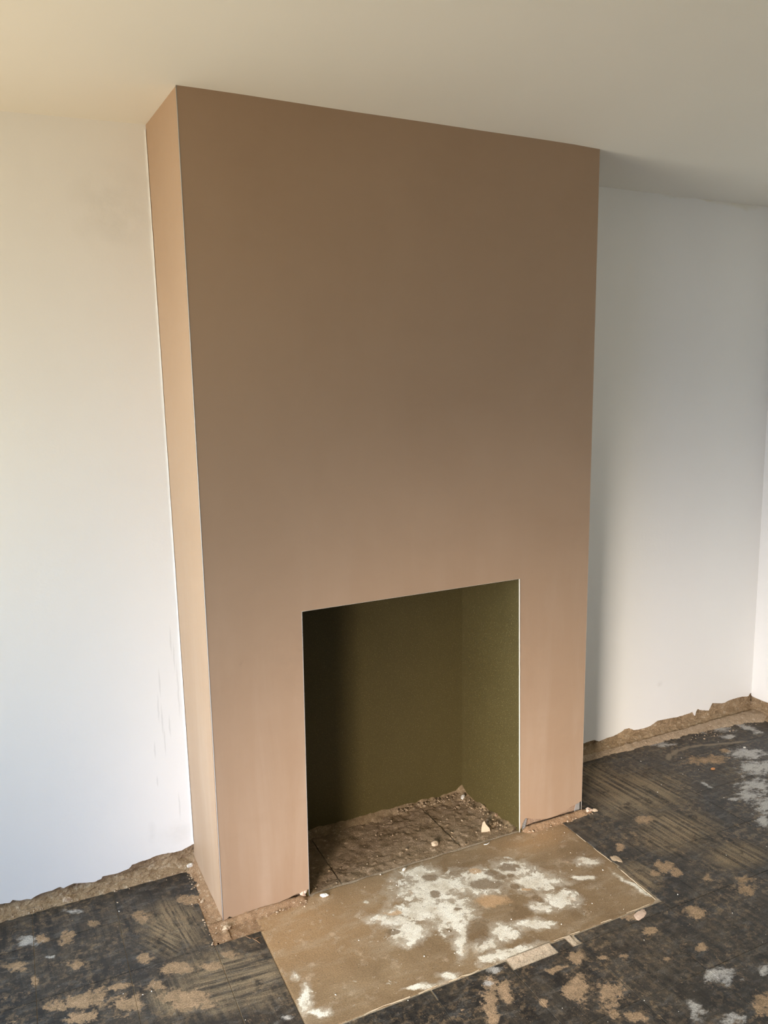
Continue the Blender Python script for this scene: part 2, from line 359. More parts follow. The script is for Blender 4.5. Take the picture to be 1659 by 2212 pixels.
TAN = [(-0.495, 0.168, 0.0189, 0.0119, 1.972), (-0.426, 0.143, 0.0253, 0.0198, 1.338), (-0.354, 0.177, 0.0178, 0.0102, 2.451), (-0.413, 0.01, 0.0203, 0.0131, 1.912), (-0.567, 0.079, 0.0298, 0.0159, 2.45), (-0.309, -0.199, 0.0468, 0.029, 2.426), (-0.417, -0.138, 0.0586, 0.022, 2.88), (-0.159, -0.139, 0.0338, 0.0185, 2.548), (-0.209, 0.137, 0.0278, 0.0201, 2.07), (-0.152, -0.263, 0.069, 0.0305, 2.611), (-0.321, -0.131, 0.0458, 0.0106, 2.859), (-0.049, 0.152, 0.0383, 0.0193, 2.579), (-0.403, -0.204, 0.0317, 0.0157, 2.539), (-0.431, -0.208, 0.0309, 0.0095, 2.635), (-0.231, -0.051, 0.0208, 0.0135, 2.401), (-0.214, -0.177, 0.0255, 0.017, 2.386), (-0.518, -0.0, 0.023, 0.0078, 1.606), (-0.013, -0.143, 0.0259, 0.0157, 2.543), (-0.068, -0.176, 0.028, 0.0135, 2.601), (1.429, -0.436, 0.0266, 0.0156, 0.578), (1.364, -0.411, 0.0155, 0.0113, -2.933), (1.323, -0.617, 0.0332, 0.0231, -2.939), (1.223, -0.734, 0.017, 0.0118, -3.017), (1.147, -0.617, 0.021, 0.013, 0.583), (1.001, -0.661, 0.0136, 0.0101, -3.106), (1.555, -0.604, 0.0301, 0.0197, -3.105), (1.601, -0.568, 0.0253, 0.0148, 2.933), (0.876, -0.605, 0.0231, 0.0185, -2.908), (0.8, -0.699, 0.0414, 0.0282, 0.68), (0.861, -0.752, 0.0448, 0.0297, 0.622), (0.62, -0.623, 0.0362, 0.0146, 0.948), (0.567, -0.633, 0.0637, 0.0217, 0.977), (0.695, -0.7, 0.0121, 0.0099, 0.436), (0.829, -0.809, 0.0147, 0.0107, 0.45), (1.203, -0.958, 0.0364, 0.0204, 0.433), (1.144, -0.536, 0.026, 0.0165, 2.889), (1.42, -0.396, 0.0293, 0.0196, 2.989), (1.493, -0.508, 0.0226, 0.0146, 3.02), (1.371, -0.238, 0.0214, 0.0164, -3.012), (0.939, -0.641, 0.0117, 0.0071, 2.838), (0.791, -0.615, 0.0337, 0.0096, 3.039), (1.093, -0.722, 0.0097, 0.0062, 2.942), (0.873, -0.841, 0.0248, 0.0171, 3.0), (1.57, -0.146, 0.0354, 0.025, 3.042), (1.414, -0.399, 0.0345, 0.025, -2.966), (1.354, -0.242, 0.019, 0.0142, 0.41), (2.154, 0.098, 0.0629, 0.0368, 2.878), (2.297, 0.121, 0.0254, 0.0163, 3.009)]
WHITE = [(-0.534, 0.183, 0.0381, 0.0218, 2.388), (-0.403, 0.267, 0.0315, 0.0111, 2.612), (-0.472, 0.07, 0.0133, 0.0074, 2.437), (0.066, -0.446, 0.0131, 0.0111, 2.238), (0.598, -0.576, 0.0231, 0.0148, 0.915), (1.18, -0.837, 0.0569, 0.0298, 2.841), (1.305, -0.876, 0.0323, 0.0174, 0.465), (1.017, -0.9, 0.037, 0.0212, 0.55), (1.086, -0.954, 0.0387, 0.0201, 2.847), (0.64, -0.539, 0.0206, 0.0126, 2.749), (2.36, 0.06, 0.1037, 0.0537, 2.831), (2.151, -0.152, 0.0891, 0.0585, -3.076), (2.064, -0.276, 0.1071, 0.0476, 0.558), (1.987, -0.193, 0.0304, 0.0143, 2.788), (2.095, 0.298, 0.0693, 0.0234, 2.702), (2.423, 0.217, 0.0381, 0.025, 3.049), (2.327, -0.058, 0.0793, 0.0422, 0.482), (2.359, 0.345, 0.0629, 0.0171, 1.535), (2.28, -0.046, 0.097, 0.062, 0.278), (2.055, -0.195, 0.0624, 0.0477, 1.266), (1.949, -0.351, 0.0499, 0.0248, 0.52), (2.45, 0.314, 0.0832, 0.0387, 2.181), (2.583, 0.26, 0.0934, 0.0348, 1.64), (1.978, -0.063, 0.0329, 0.0137, 1.588)]
DUST = [(-0.025, -0.223, 0.1834, 0.1102, 2.55), (-0.131, -0.265, 0.1755, 0.0751, 2.618), (0.026, -0.281, 0.124, 0.101, 1.762), (-0.135, 0.05, 0.1463, 0.1032, 1.742), (1.676, 0.035, 0.2813, 0.2127, -3.037), (1.602, -0.241, 0.2089, 0.1506, -3.041), (1.61, 0.187, 0.1736, 0.1241, 0.596), (1.263, -0.391, 0.1281, 0.093, 3.067), (1.695, -0.459, 0.1382, 0.089, 3.07)]
ARC = [(2.033, 0.195, 0.0388, 0.0136, 0.735), (2.088, 0.215, 0.0471, 0.0121, -2.737), (2.15, 0.223, 0.048, 0.0117, -3.031), (2.22, 0.216, 0.0495, 0.0112, 2.976), (2.286, 0.196, 0.0491, 0.0109, 2.838), (2.357, 0.174, 0.0525, 0.0109, 2.836), (2.418, 0.156, 0.0497, 0.011, 2.84)]
DRIPS = [(-0.084, 0.672, 0.0028, 0.05), (-0.083, 0.543, 0.0028, 0.06), (-0.079, 0.469, 0.0028, 0.05), (-0.093, 0.588, 0.0028, 0.05), (-0.06, 0.519, 0.0028, 0.04), (-0.041, 0.81, 0.0028, 0.05), (-0.033, 0.753, 0.0028, 0.05), (-0.026, 0.637, 0.0028, 0.1), (-0.111, 0.335, 0.0028, 0.02), (-0.044, 0.23, 0.0028, 0.05), (-0.112, 0.447, 0.0028, 0.03)]
SMUDGES = [(2.149, 0.255, 0.022, 0.018), (-0.137, 2.15, 0.13, 0.16), (-0.06, 0.14, 0.08, 0.05), (-0.14, 0.16, 0.02, 0.05)]
YELLOWED = [(2.49, 2.40, 0.2, 0.03), (2.3, 2.40, 0.3, 0.012)]


M_WALL = wall_paint(); M_CEIL = ceiling_paint(); M_PINK = pink_plaster(); M_OLIVE = olive_board()
M_HEARTH = hearth_screed(); M_TILE = tile_bitumen()
M_MORTAR = earth('sandy_mortar', (0.24, 0.165, 0.095), (0.38, 0.28, 0.175), (0.46, 0.37, 0.26), 16.0)
M_DIRT = earth('orange_brown_dirt', (0.25, 0.15, 0.085), (0.37, 0.24, 0.14), (0.45, 0.33, 0.22), 22.0)
M_NICHE = earth('dusty_niche_concrete', (0.19, 0.13, 0.072), (0.33, 0.24, 0.155), (0.50, 0.37, 0.25), 14.0, 1.0)
M_SCREED = earth('dusty_floor_screed', (0.36, 0.28, 0.20), (0.50, 0.41, 0.30), None, 30.0, 0.4)
M_ADHESIVE = earth('pinkish_tile_adhesive', (0.46, 0.36, 0.26), (0.60, 0.49, 0.37), (0.36, 0.26, 0.18), 30.0, 0.5)
M_BRICKY = earth('rough_masonry', (0.30, 0.19, 0.12), (0.42, 0.30, 0.21), None, 20.0)
M_CHIP = plain('pale_chipped_screed', (0.46, 0.37, 0.26), 0.85, 0.2, 0.2, 60.0, bump=0.4)
M_STONE = plain('pale_plaster_stone', (0.47, 0.36, 0.25), 0.85, 0.2, 0.2, 60.0, bump=0.4)
M_PINKLUMP = plain('pink_plaster_lump', (0.62, 0.46, 0.36), 0.8, 0.2, 0.15, 50.0, bump=0.3)
M_WHITEBIT = plain('white_plaster_bit', (0.74, 0.70, 0.63), 0.8, 0.2, 0.08, 60.0, bump=0.3)
M_ORANGE = plain('orange_chip', (0.55, 0.25, 0.10), 0.7, 0.3, 0.1, 60.0)
M_BEAD = plain('galvanised_bead', (0.36, 0.35, 0.33), 0.5, 0.4, 0.08, 60.0, metal=0.3, bump=0)
M_BEADW = plain('pale_bead_nosing', (0.50, 0.46, 0.40), 0.5, 0.4, 0.08, 60.0, bump=0)
M_DARK = plain('dark_gap', (0.04, 0.036, 0.032), 0.9, 0.1)
M_TWIG = plain('dry_root', (0.22, 0.13, 0.07), 0.85, 0.2)
M_UPVC = plain('white_window_frame', (0.8, 0.8, 0.8), 0.35, 0.5, 0.02, bump=0)

# ------------------------------------------------------------------ the room
DL, DR, XR = 0.3375, 0.3782, 2.7612      # rear wall left and right of the breast, side wall
XL, YF, H = ROOM_XL, ROOM_YF, 2.4
T = 0.018                                 # thickness of the plaster skin

def ceil_z(x, y):
    z = 2.4005
    if x < 0: z -= 0.031*min(-x, 1.2)*max(0, min(1, (y + 0.6)/0.9))
    if x > 1.4: z -= 0.004*max(0, min(1, (y + 0.6)/0.9))
    return z
nx, ny = 48, 40
v = [(XL - 0.1 + (XR - XL + 0.2)*i/nx, YF - 0.1 + (0.6 - YF + 0.1)*j/ny) for j in range(ny+1) for i in range(nx+1)]
v = [(x, y, ceil_z(x, y) + 0.0015*noise.noise(Vector((x*3, y*3, 0)))) for x, y in v]
f = [(j*(nx+1)+i, j*(nx+1)+i+1, (j+1)*(nx+1)+i+1, (j+1)*(nx+1)+i) for j in range(ny) for i in range(nx)]
ceiling = tag(obj('ceiling', v, f, M_CEIL, smooth=True), 'plain white painted plaster ceiling', 'ceiling', kind='structure')
mb = MB(); mb.box((XL-0.2, YF-0.2, 2.42), (XR+0.2, 0.7, 2.5)); mb.build('ceiling_slab', M_MORTAR, ceiling)

# floor: pale screed under the tiles
nx, ny = 60, 60
v = [(XL - 0.1 + (XR - XL + 0.25)*i/nx, YF - 0.1 + (0.55 - YF + 0.1)*j/ny) for j in range(ny+1) for i in range(nx+1)]
v = [(x, y, 0.0012) for x, y in v]
f = [(j*(nx+1)+i, j*(nx+1)+i+1, (j+1)*(nx+1)+i+1, (j+1)*(nx+1)+i) for j in range(ny) for i in range(nx)]
floor = tag(obj('floor', v, f, M_SCREED), 'old screed floor laid with worn black tiles under dust and plaster splashes', 'floor', kind='structure')

# walls: a plaster skin with a broken lower edge in front of bare mortar
def skin(name, edge, y0, zt, horizontal, parent=None):
    """edge: list of (u, z) along the wall; horizontal: function (u, depth) -> (x, y)"""
    mb = MB()
    poly = [(*horizontal(u, 0), z) for u, z in edge] + [(*horizontal(edge[-1][0], 0), zt), (*horizontal(edge[0][0], 0), zt)]
    d0 = Vector((*horizontal(0, 0), 0)); d1 = Vector((*horizontal(0, T), 0))
    mb.prism(poly, d1 - d0)
    return mb.build(name, M_WALL, parent)

def densify(edge, step=0.006, amp=0.0016, seed=0):
    out = []
    for (a, za), (b, zb) in zip(edge[:-1], edge[1:]):
        n = max(1, int(abs(b-a)/step))
        for i in range(n):
            t = i/n; u = a+(b-a)*t
            out.append((u, za+(zb-za)*t + amp*noise.noise(Vector((u*170, seed, 0)))))
    out.append(edge[-1]); return out

def wander(a, b, z, seed):
    n = int(abs(b-a)/0.015); s = 1 if b > a else -1
    return [(a+(b-a)*i/n, z + 0.014*noise.noise(Vector((i*0.11, seed, 0))) + 0.008*noise.noise(Vector((i*0.45, seed+5, 0)))) for i in range(n)]

el = [q for i, q in enumerate(EDGE_LEFT) if i == 0 or q[0] > max(e[0] for e in EDGE_LEFT[:i])]
edge = wander(XL, -0.606, 0.05, 1) + densify(el) + [(0.03, 0.09)]
wall_left_alcove = tag(skin('wall_back', edge, DL, 2.43, lambda u, d: (u, DL + d)),
    'white painted back wall in the alcove to the left of the chimney breast', 'wall', kind='structure')
er = [q for i, q in enumerate(EDGE_RIGHT) if i == 0 or q[0] > max(e[0] for e in EDGE_RIGHT[:i])]
edge = [(1.36, 0.055)] + densify(er, seed=3) + [(XR, 0.097)]
wall_right_alcove = tag(skin('wall_back', edge, DR, 2.43, lambda u, d: (u, DR + d)),
    'shaded white back wall in the alcove to the right of the chimney breast', 'wall', kind='structure')
edge = [(0.38, 0.085)] + EDGE_SIDE[1:] + wander(0.275, YF, 0.075, 9) + [(YF, 0.07)]
wall_right = tag(skin('wall_right', edge, XR, 2.43, lambda u, d: (XR + d, u)),
    'bright white side wall at the far right corner', 'wall', kind='structure')

def mortar(name, u0, u1, pt, parent, seed, zmax=0.12, toe=0.03, step=0.004):
    """bare lower wall: a rough band from the floor up behind the broken plaster; pt(u, out) -> (x, y), out = towards the room"""
    base = [(toe, 0.000), (toe*0.8, 0.007), (toe*0.5, 0.012), (toe*0.25, 0.018), (0.05*toe, 0.026), (-0.004, 0.034), (-0.006, 0.046), (-0.009, 0.060), (-0.012, 0.080), (-0.014, zmax)]
    prof = []
    for (o1, z1), (o2, z2) in zip(base[:-1], base[1:]):
        m_ = max(1, round(math.hypot(o2-o1, z2-z1)/0.0055))
        prof += [(o1+(o2-o1)*i/m_, z1+(z2-z1)*i/m_) for i in range(m_)]
    prof.append(base[-1])
    n = int(abs(u1-u0)/step); v = []; f = []; m = len(prof)
    for i in range(n+1):
        u = u0+(u1-u0)*i/n
        ledge_z = 0.036 + 0.014*noise.noise(Vector((u*5, seed, 0)))            # the bed joint wanders along the wall
        for k, (o, z) in enumerate(prof):
            q = Vector((u*24, z*75, seed + o*60))
            a = 0.0065*noise.noise(q) + 0.0042*noise.noise(q*2.3) + 0.0025*noise.noise(q*5.1)
            a -= 0.007*max(0, 1 - abs(z - ledge_z)/0.0055) * (0.5 + noise.noise(Vector((u*13, 4, seed))))
            oo = o + (a if k < m-1 else 0)
            zz = z + (0.003*noise.noise(q*1.7 + Vector((7, 0, 0))) if 0 < k < m-1 else 0)
            oo = min(oo, -0.0035) if z > 0.034 else oo
            v.append((*pt(u, oo), max(zz, 0.0) if k else 0.0005))
    for i in range(n):
        for k in range(m-1): f.append((i*m+k, (i+1)*m+k, (i+1)*m+k+1, i*m+k+1))
    return obj(name, v, f, M_MORTAR, parent)
mortar('exposed_mortar', XL, 0.012, lambda u, o: (u, DL + 0.004 - o), wall_left_alcove, 1.0, toe=0.034)
mortar('exposed_mortar', 1.395, XR + 0.01, lambda u, o: (u, DR + 0.004 - o), wall_right_alcove, 4.0, toe=0.05)
mortar('exposed_mortar', DR + 0.01, YF, lambda u, o: (XR + 0.004 - o, u), wall_right, 8.0, toe=0.05, step=0.012)
mb = MB(); mb.box((XL-0.05, DL+0.034, -0.02), (0.01, DL+0.1, 2.45)); mb.build('masonry', M_BRICKY, wall_left_alcove)
mb = MB(); mb.box((1.38, DR+0.034, -0.02), (XR+0.1, DR+0.1, 2.45)); mb.build('masonry', M_BRICKY, wall_right_alcove)
mb = MB(); mb.box((XR+0.034, YF-0.05, -0.02), (XR+0.1, DR+0.1, 2.45)); mb.build('masonry', M_BRICKY, wall_right)
# side wall with the two window openings (out of the photograph, they light the room)
mb = MB(); ys = [YF-0.1] + sorted(q for w_ in WINDOWS for q in w_[:2]) + [DL+0.1]
for a, b in zip(ys[0::2], ys[1::2]): mb.box((XL-0.12, a, -0.02), (XL, b, 2.45))
for y0, y1, z0, z1 in WINDOWS:
    mb.box((XL-0.12, y0, -0.02), (XL, y1, z0)); mb.box((XL-0.12, y0, z1), (XL, y1, 2.45))
wall_left = tag(mb.build('wall_left', M_WALL), 'white side wall with two window openings behind the camera', 'wall', kind='structure')
mb = MB(); mb.box((XL-0.1, YF-0.1, -0.02), (XR+0.1, YF, 2.45))
wall_front = tag(mb.build('wall_front', M_WALL), 'white wall behind the camera facing the fireplace', 'wall', kind='structure')
for i, (y0, y1, z0, z1) in enumerate(WINDOWS):
    fr = MB(); x0, x1, t_ = XL-0.10, XL-0.05, 0.045
    fr.box((x0, y0, z0), (x1, y0+t_, z1)); fr.box((x0, y1-t_, z0), (x1, y1, z1)); fr.box((x0, y0+t_, z0), (x1, y1-t_, z0+t_)); fr.box((x0, y0+t_, z1-t_), (x1, y1-t_, z1))
    ym = (y0+y1)/2; fr.box((x0, ym-0.02, z0+t_), (x1, ym+0.02, z1-t_))
    tag(fr.build('window_%d' % (i+1), M_UPVC), ['white framed wide window nearest the chimney breast', 'white framed glazed door opening farther from the chimney breast'][i], 'window', kind='structure')


# ------------------------------------------------------------------ chimney breast
def lerp(a, b, t): return tuple(p+(q-p)*t for p, q in zip(a, b))
CBT, CBB = (-0.0249, DL+0.01, 2.42), (-0.0031, DL+0.01, 0.03)
LT, LB = (0.0005, 0, 2.425), (0.0103, 0, 0.0)
RT, RB = (1.4060, 0, 2.425), (1.3902, 0, 0.0)
def ledge(z): return lerp(LB, LT, z/2.425)
def redge(z): return lerp(RB, RT, z/2.425)
OTL, OTR, OBL, OBR = (0.2972, 0, 0.9457), (1.0969, 0, 0.9537), (0.2900, 0, 0.0), (1.1080, 0, 0.0)
TH = 0.014
breast = MB()
fl = densify(FRONT_LEFT, 0.006, 0.0012, 2); fr = densify(FRONT_RIGHT, 0.006, 0.0012, 5)
breast.prism([(x, 0, z) for x, z in fl] + [(OBL[0]+0.0004, 0, 0.027), OTL, ledge(0.9457)], (0, TH, 0))
breast.prism([(x, 0, z) for x, z in fr] + [redge(0.052), redge(0.9537), OTR, (1.1076, 0, 0.014)], (0, TH, 0))
breast.prism([ledge(0.9457), OTL, OTR, redge(0.9537), RT, LT], (0, TH, 0))
# left cheek of the breast, its lower edge a little ragged
lowl = [lerp((LB[0]-0.0002, TH, 0.004), (CBB[0], CBB[1], 0.03), i/24) for i in range(25)]
lowl = [(x, y, z + 0.004*noise.noise(Vector((y*60, 3, 1)))) for x, y, z in lowl]
breast.prism(lowl + [CBT, (LT[0]-0.0002, TH, LT[2])], (TH, 0, 0))
lowr = [lerp((RB[0], TH, 0.05), (1.392, DR+0.01, 0.03), i/10) for i in range(11)]
breast.prism(lowr + [(1.4095, DR+0.01, 2.42), (RT[0], TH, RT[2])], (-TH, 0, 0))
chimney_breast = tag(breast.build('chimney_breast', M_PINK),
    'tall pink plastered chimney breast with a square fireplace opening', 'chimney breast')
# masonry core behind the plaster
core = MB()
core.box((0.022, TH+0.001, 0.0), (0.282, DL+0.02, 2.41)); core.box((1.122, TH+0.001, 0.0), (1.376, DR+0.02, 2.41))
core.box((0.282, TH+0.001, 0.985), (1.122, DL+0.02, 2.41))
core.build('masonry_core', M_BRICKY, chimney_breast)
# olive lining of the fireplace recess
NB = 0.3337
lin = MB(); lin.box((0.26, NB, -0.01), (1.1, NB+0.012, 0.98)); lin.build('back_panel', M_OLIVE, chimney_breast)
lin = MB(); lin.prism([(1.1065, 0.003, -0.005), (1.0955, 0.003, 0.957), (1.0646, NB, 0.957), (1.0628, NB, -0.005)], (0.013, 0, 0)); lin.build('side_panel', M_OLIVE, chimney_breast)
lin = MB(); lin.prism([(0.2905, 0.003, -0.005), (0.2976, 0.003, 0.955), (0.2976, NB, 0.955), (0.2905, NB, -0.005)], (-0.007, 0, 0)); lin.build('side_panel', M_OLIVE, chimney_breast)
lin = MB(); lin.prism([(0.29, 0.004, 0.9458), (1.0985, 0.004, 0.954), (1.075, NB, 0.954), (0.29, NB, 0.9458)], (0, 0, 0.015)); lin.build('soffit_panel', M_OLIVE, chimney_breast)
# angle beads on the arrises
def bead(a, b, r, mat, name='corner_bead', n=40, amp=0.0):
    pts = [lerp(a, b, i/n) for i in range(n+1)]
    pts = [(x + amp*noise.noise(Vector((z*30, 1, 0))), y, z) for x, y, z in pts]
    m = MB(); m.tube(pts, r, 8); return m.build(name, mat, chimney_breast, True)
bead((LB[0]+0.0004, 0.0008, 0.002), (LT[0]+0.0004, 0.0008, 2.4), 0.0015, M_BEAD)
bead((RB[0]-0.0004, 0.0008, 0.006), (RT[0]-0.0004, 0.0008, 2.4), 0.0009, M_BEADW)
bead((OBR[0]-0.0006, 0.0012, 0.002), (OTR[0]-0.0006, 0.0012, 0.953), 0.0026, M_BEADW, amp=0.0006)
bead((OBL[0]+0.0004, 0.0008, 0.004), (OTL[0]+0.0004, 0.0008, 0.945), 0.0013, M_BEAD)
bead((OTL[0], 0.0008, 0.9455), (OTR[0], 0.0008, 0.9535), 0.0009, M_BEADW)
# plaster squeezed round the right arris of the opening
sq = MB(); n = 120
zz = [0.30 + (0.945-0.30)*i/n for i in range(n+1)]
pl = [(lerp(OBR, OTR, z/0.9537)[0]-0.0012, 0.004, z) for z in zz]
pr = [(lerp(OBR, OTR, z/0.9537)[0]-0.0016-0.0006*abs(noise.noise(Vector((z*40, 7, 0)))), 0.006 + 0.014*abs(noise.noise(Vector((z*22, 2, 0)))) + 0.004*abs(noise.noise(Vector((z*90, 4, 0)))), z) for z in zz]
sq.v = pl + pr; sq.f = [(i, i+1, n+2+i, n+1+i) for i in range(n)]
sq.build('plaster_smear', M_PINKLUMP, chimney_breast)
# expanded metal wing of the bead, bare at the foot of the right leg
bm_ = MB()
for r_ in range(7):
    z0 = 0.004 + r_*0.0068
    for c_ in range(3):
        x0 = 1.1115 + c_*0.0075 + r_*0.0016
        bm_.tube([(x0, 0.0055, z0), (x0+0.0036, 0.0045, z0+0.0056)], 0.0012, 6)
    bm_.tube([(1.1085 + r_*0.0016, 0.006, z0), (1.1335 + r_*0.0012, 0.006, z0)], 0.0007, 6)
for c_ in range(4): bm_.tube([(1.1095 + c_*0.0075, 0.006, 0.003), (1.1095 + c_*0.0075 + 0.012, 0.006, 0.05)], 0.0008, 6)
bm_.build('bead_mesh', M_BEAD, chimney_breast)
bb = MB(); bb.box((1.112, 0.010, 0.0), (1.14, 0.0138, 0.054)); bb.build('bead_backing', M_DARK, chimney_breast)
bb = MB(); bb.prism([(1.366, 0.009, 0.012), (1.3885, 0.009, 0.012), (1.3885, 0.009, 0.05), (1.376, 0.009, 0.05)], (0, 0.005, 0)); bb.build('bead_wing', M_BEAD, chimney_breast)
# lumps of plaster stuck to the foot of the left leg
for i, (x, z, r) in enumerate([(0.268, 0.018, 0.0085), (0.2775, 0.021, 0.0075), (0.272, 0.007, 0.008)]):
    m = MB(); lump(m, (x, 0.004, z), (r, 0.006, r), 11+i, 1, 0.3); m.build('plaster_lump', M_PINKLUMP, chimney_breast, True)
# ragged filler where the left cheek meets the white wall
fs = MB(); n = 160
zz = [0.09 + (2.385-0.09)*i/n for i in range(n+1)]
def cx_(z): return CBB[0] + (CBT[0]-CBB[0])*(z-0.03)/2.39
fa = [(cx_(z)-0.008-0.005*noise.noise(Vector((z*6, 3, 0))), DL-0.0003, z) for z in zz]
fb = [(cx_(z)-0.001, DL-0.0008, z) for z in zz]
fc = [(cx_(z)-0.0012, DL-0.002-0.005*abs(noise.noise(Vector((z*9, 1, 0))))-0.005*abs(noise.noise(Vector((z*40, 8, 0)))), z) for z in zz]
fs.v = fa+fb+fc; N = n+1
fs.f = [(i, i+1, N+i+1, N+i) for i in range(n)] + [(N+i, N+i+1, 2*N+i+1, 2*N+i) for i in range(n)]
fs.build('filler_seam', M_WALL, wall_left_alcove)

# ------------------------------------------------------------------ hearth
hp = [(0.106, -0.020), (0.102, -0.136), (0.1015, -0.30), (0.1012, -0.48), (0.1012, -0.522)]
hp += [(0.102 + (1.2625-0.102)*i/60, -0.5225 + 0.0035*noise.noise(Vector((i*0.5, 3, 0))) + (0.006 if 0.69 < 0.102+1.1605*i/60 < 0.84 else 0)) for i in range(1, 60)]
hp += [(1.2625, -0.511), (1.269, -0.40), (1.2727, -0.325), (1.280, -0.32), (1.281, -0.18), (1.281, -0.055), (1.27, -0.018), (1.12, -0.006)]
hp += [(1.12 + (0.29-1.12)*i/40, 0.004 + 0.006*noise.noise(Vector((i*0.35, 9, 0)))) for i in range(1, 40)]
hp += [(0.29, -0.006)]
hm = MB(); n = len(hp); ctr = Vector((sum(q[0] for q in hp)/n, sum(q[1] for q in hp)/n, 0))
top = [(x, y, 0.0045) for x, y in hp]
rim = [(x + (0.0025 if x < 0.5 else -0.0025)*0 , y, 0.002) for x, y in hp]
ins = [tuple(Vector((x, y, 0.0023)) + (ctr - Vector((x, y, 0))).normalized()*0.006) for x, y in hp]
hm.v = [(x, y, -0.001) for x, y in hp] + [(x, y, 0.0017) for x, y in hp] + ins
hm.f = [(i, (i+1) % n, n+(i+1) % n, n+i) for i in range(n)] + [(n+i, n+(i+1) % n, 2*n+(i+1) % n, 2*n+i) for i in range(n)] + [list(range(2*n, 3*n))]
hearth = tag(hm.build('hearth', M_HEARTH), 'flat brown concrete hearth worn to white patches in front of the fireplace', 'hearth')
# pale chipped rim along the right and front edges
def ribbon(name, pts, w0, w1, sd, mat, z=0.0026, skip=-0.25):
    """a thin ragged strip lying along pts"""
    m = MB()
    for a, b in zip(pts[:-1], pts[1:]):
        A, B = Vector((*a, 0)), Vector((*b, 0)); L = (B-A).length; k = max(2, int(L/0.005)); nrm = Vector((-(B-A).y, (B-A).x, 0)).normalized()
        row = []
        for i in range(k+1):
            q = A.lerp(B, i/k); f_ = Vector((q.x*30, q.y*30, sd))
            wa = w0 + (w1-w0)*max(0, noise.noise(f_)+0.35) + 0.0012*noise.noise(f_*4)
            wb = w0*0.6 + 0.4*(w1-w0)*max(0, noise.noise(f_+Vector((9, 3, 1)))+0.2)
            on = noise.noise(Vector((q.x*12, q.y*12, sd+4))) > skip
            row.append((q + nrm*wa, q - nrm*wb, on))
        for (a1, b1, o1), (a2, b2, o2) in zip(row[:-1], row[1:]):
            if o1 and o2:
                m.add([(*a1.xy, z-0.0008), (*b1.xy, z-0.002), (*b2.xy, z-0.002), (*a2.xy, z-0.0008), (*a1.lerp(b1, .5).xy, z+0.0006), (*a2.lerp(b2, .5).xy, z+0.0006)], [(0, 4, 5, 3), (4, 1, 2, 5)])
    return tag(m.build(name, mat, hearth), kind='stuff')
ribbon('chipped_edge', [(1.280, -0.075), (1.279, -0.18), (1.276, -0.30), (1.270, -0.40), (1.2625, -0.512)], 0.0012, 0.006, 1, M_CHIP, skip=-0.2)
ribbon('chipped_edge', [(1.2625, -0.5185), (1.10, -0.5195), (0.86, -0.5195)], 0.001, 0.004, 2, M_CHIP, skip=0.0)
ribbon('chipped_edge', [(0.70, -0.5195), (0.5, -0.5195), (0.25, -0.5195)], 0.001, 0.008, 3, M_CHIP, skip=-0.05)

# bare adhesive where strips of tile have come away in front of the hearth
for a, b in ((0.691, 0.841), (0.894, 0.915)):
    grid_v = [(a+(b-a)*i/30, -0.5655+0.043*j/8) for j in range(9) for i in range(31)]
    obj('bare_adhesive', [(x, y, 0.0016 + 0.0008*noise.noise(Vector((x*60, y*60, 1))) + (0.003*max(0, (y+0.54)/0.02) if y > -0.54 else 0)) for x, y in grid_v],
        [(j*31+i, j*31+i+1, (j+1)*31+i+1, (j+1)*31+i) for j in range(8) for i in range(30)], M_ADHESIVE, floor, True)
# floor of the recess: dusty concrete in three slabs, heaped dirt at its edges
def grid(name, x0, x1, y0, y1, step, zf, mat, parent=None, smooth=True):
    nx, ny = max(2, int((x1-x0)/step)), max(2, int((y1-y0)/step))
    v = [(x0+(x1-x0)*i/nx, y0+(y1-y0)*j/ny) for j in range(ny+1) for i in range(nx+1)]
    v = [(x, y, zf(x, y)) for x, y in v]
    f = [(j*(nx+1)+i, j*(nx+1)+i+1, (j+1)*(nx+1)+i+1, (j+1)*(nx+1)+i) for j in range(ny) for i in range(nx)]
    return obj(name, v, f, mat, parent, smooth)
def slab_z(seed, lift):
    def z(x, y):
        q = Vector((x*30, y*30, seed))
        return lift + 0.003*noise.noise(q) + 0.002*noise.noise(q*2.6) + 0.0012*noise.noise(q*6.5)
    return z
for i, (a, b) in enumerate(((0.284, 0.405), (0.4085, 0.862), (0.8665, 1.118))):
    grid('recess_slab', a, b, 0.009, NB+0.006, 0.005, slab_z(i*7.7, 0.0035 + 0.001*(i % 2)), M_NICHE, floor)
def niche_dirt(x, y):
    xr = 1.107 - (1.107-1.0628)*y/NB
    h = 0.026*math.exp(-((NB-y)/0.028)**1.2) + 0.018*math.exp(-(max(0, xr-x)/0.03)**1.2) + 0.010*math.exp(-((x-0.29)/0.03)**2)
    q = Vector((x*26, y*26, 2)); h += 0.007*noise.noise(q) + 0.005*noise.noise(q*2.3) + 0.0025*noise.noise(q*6)
    return max(-0.002, h - 0.004)
grid('recess_dirt', 0.291, 1.112, 0.012, NB, 0.006, niche_dirt, earth('recess_dust', (0.17, 0.115, 0.062), (0.25, 0.18, 0.105), (0.33, 0.25, 0.16), 26.0), floor)

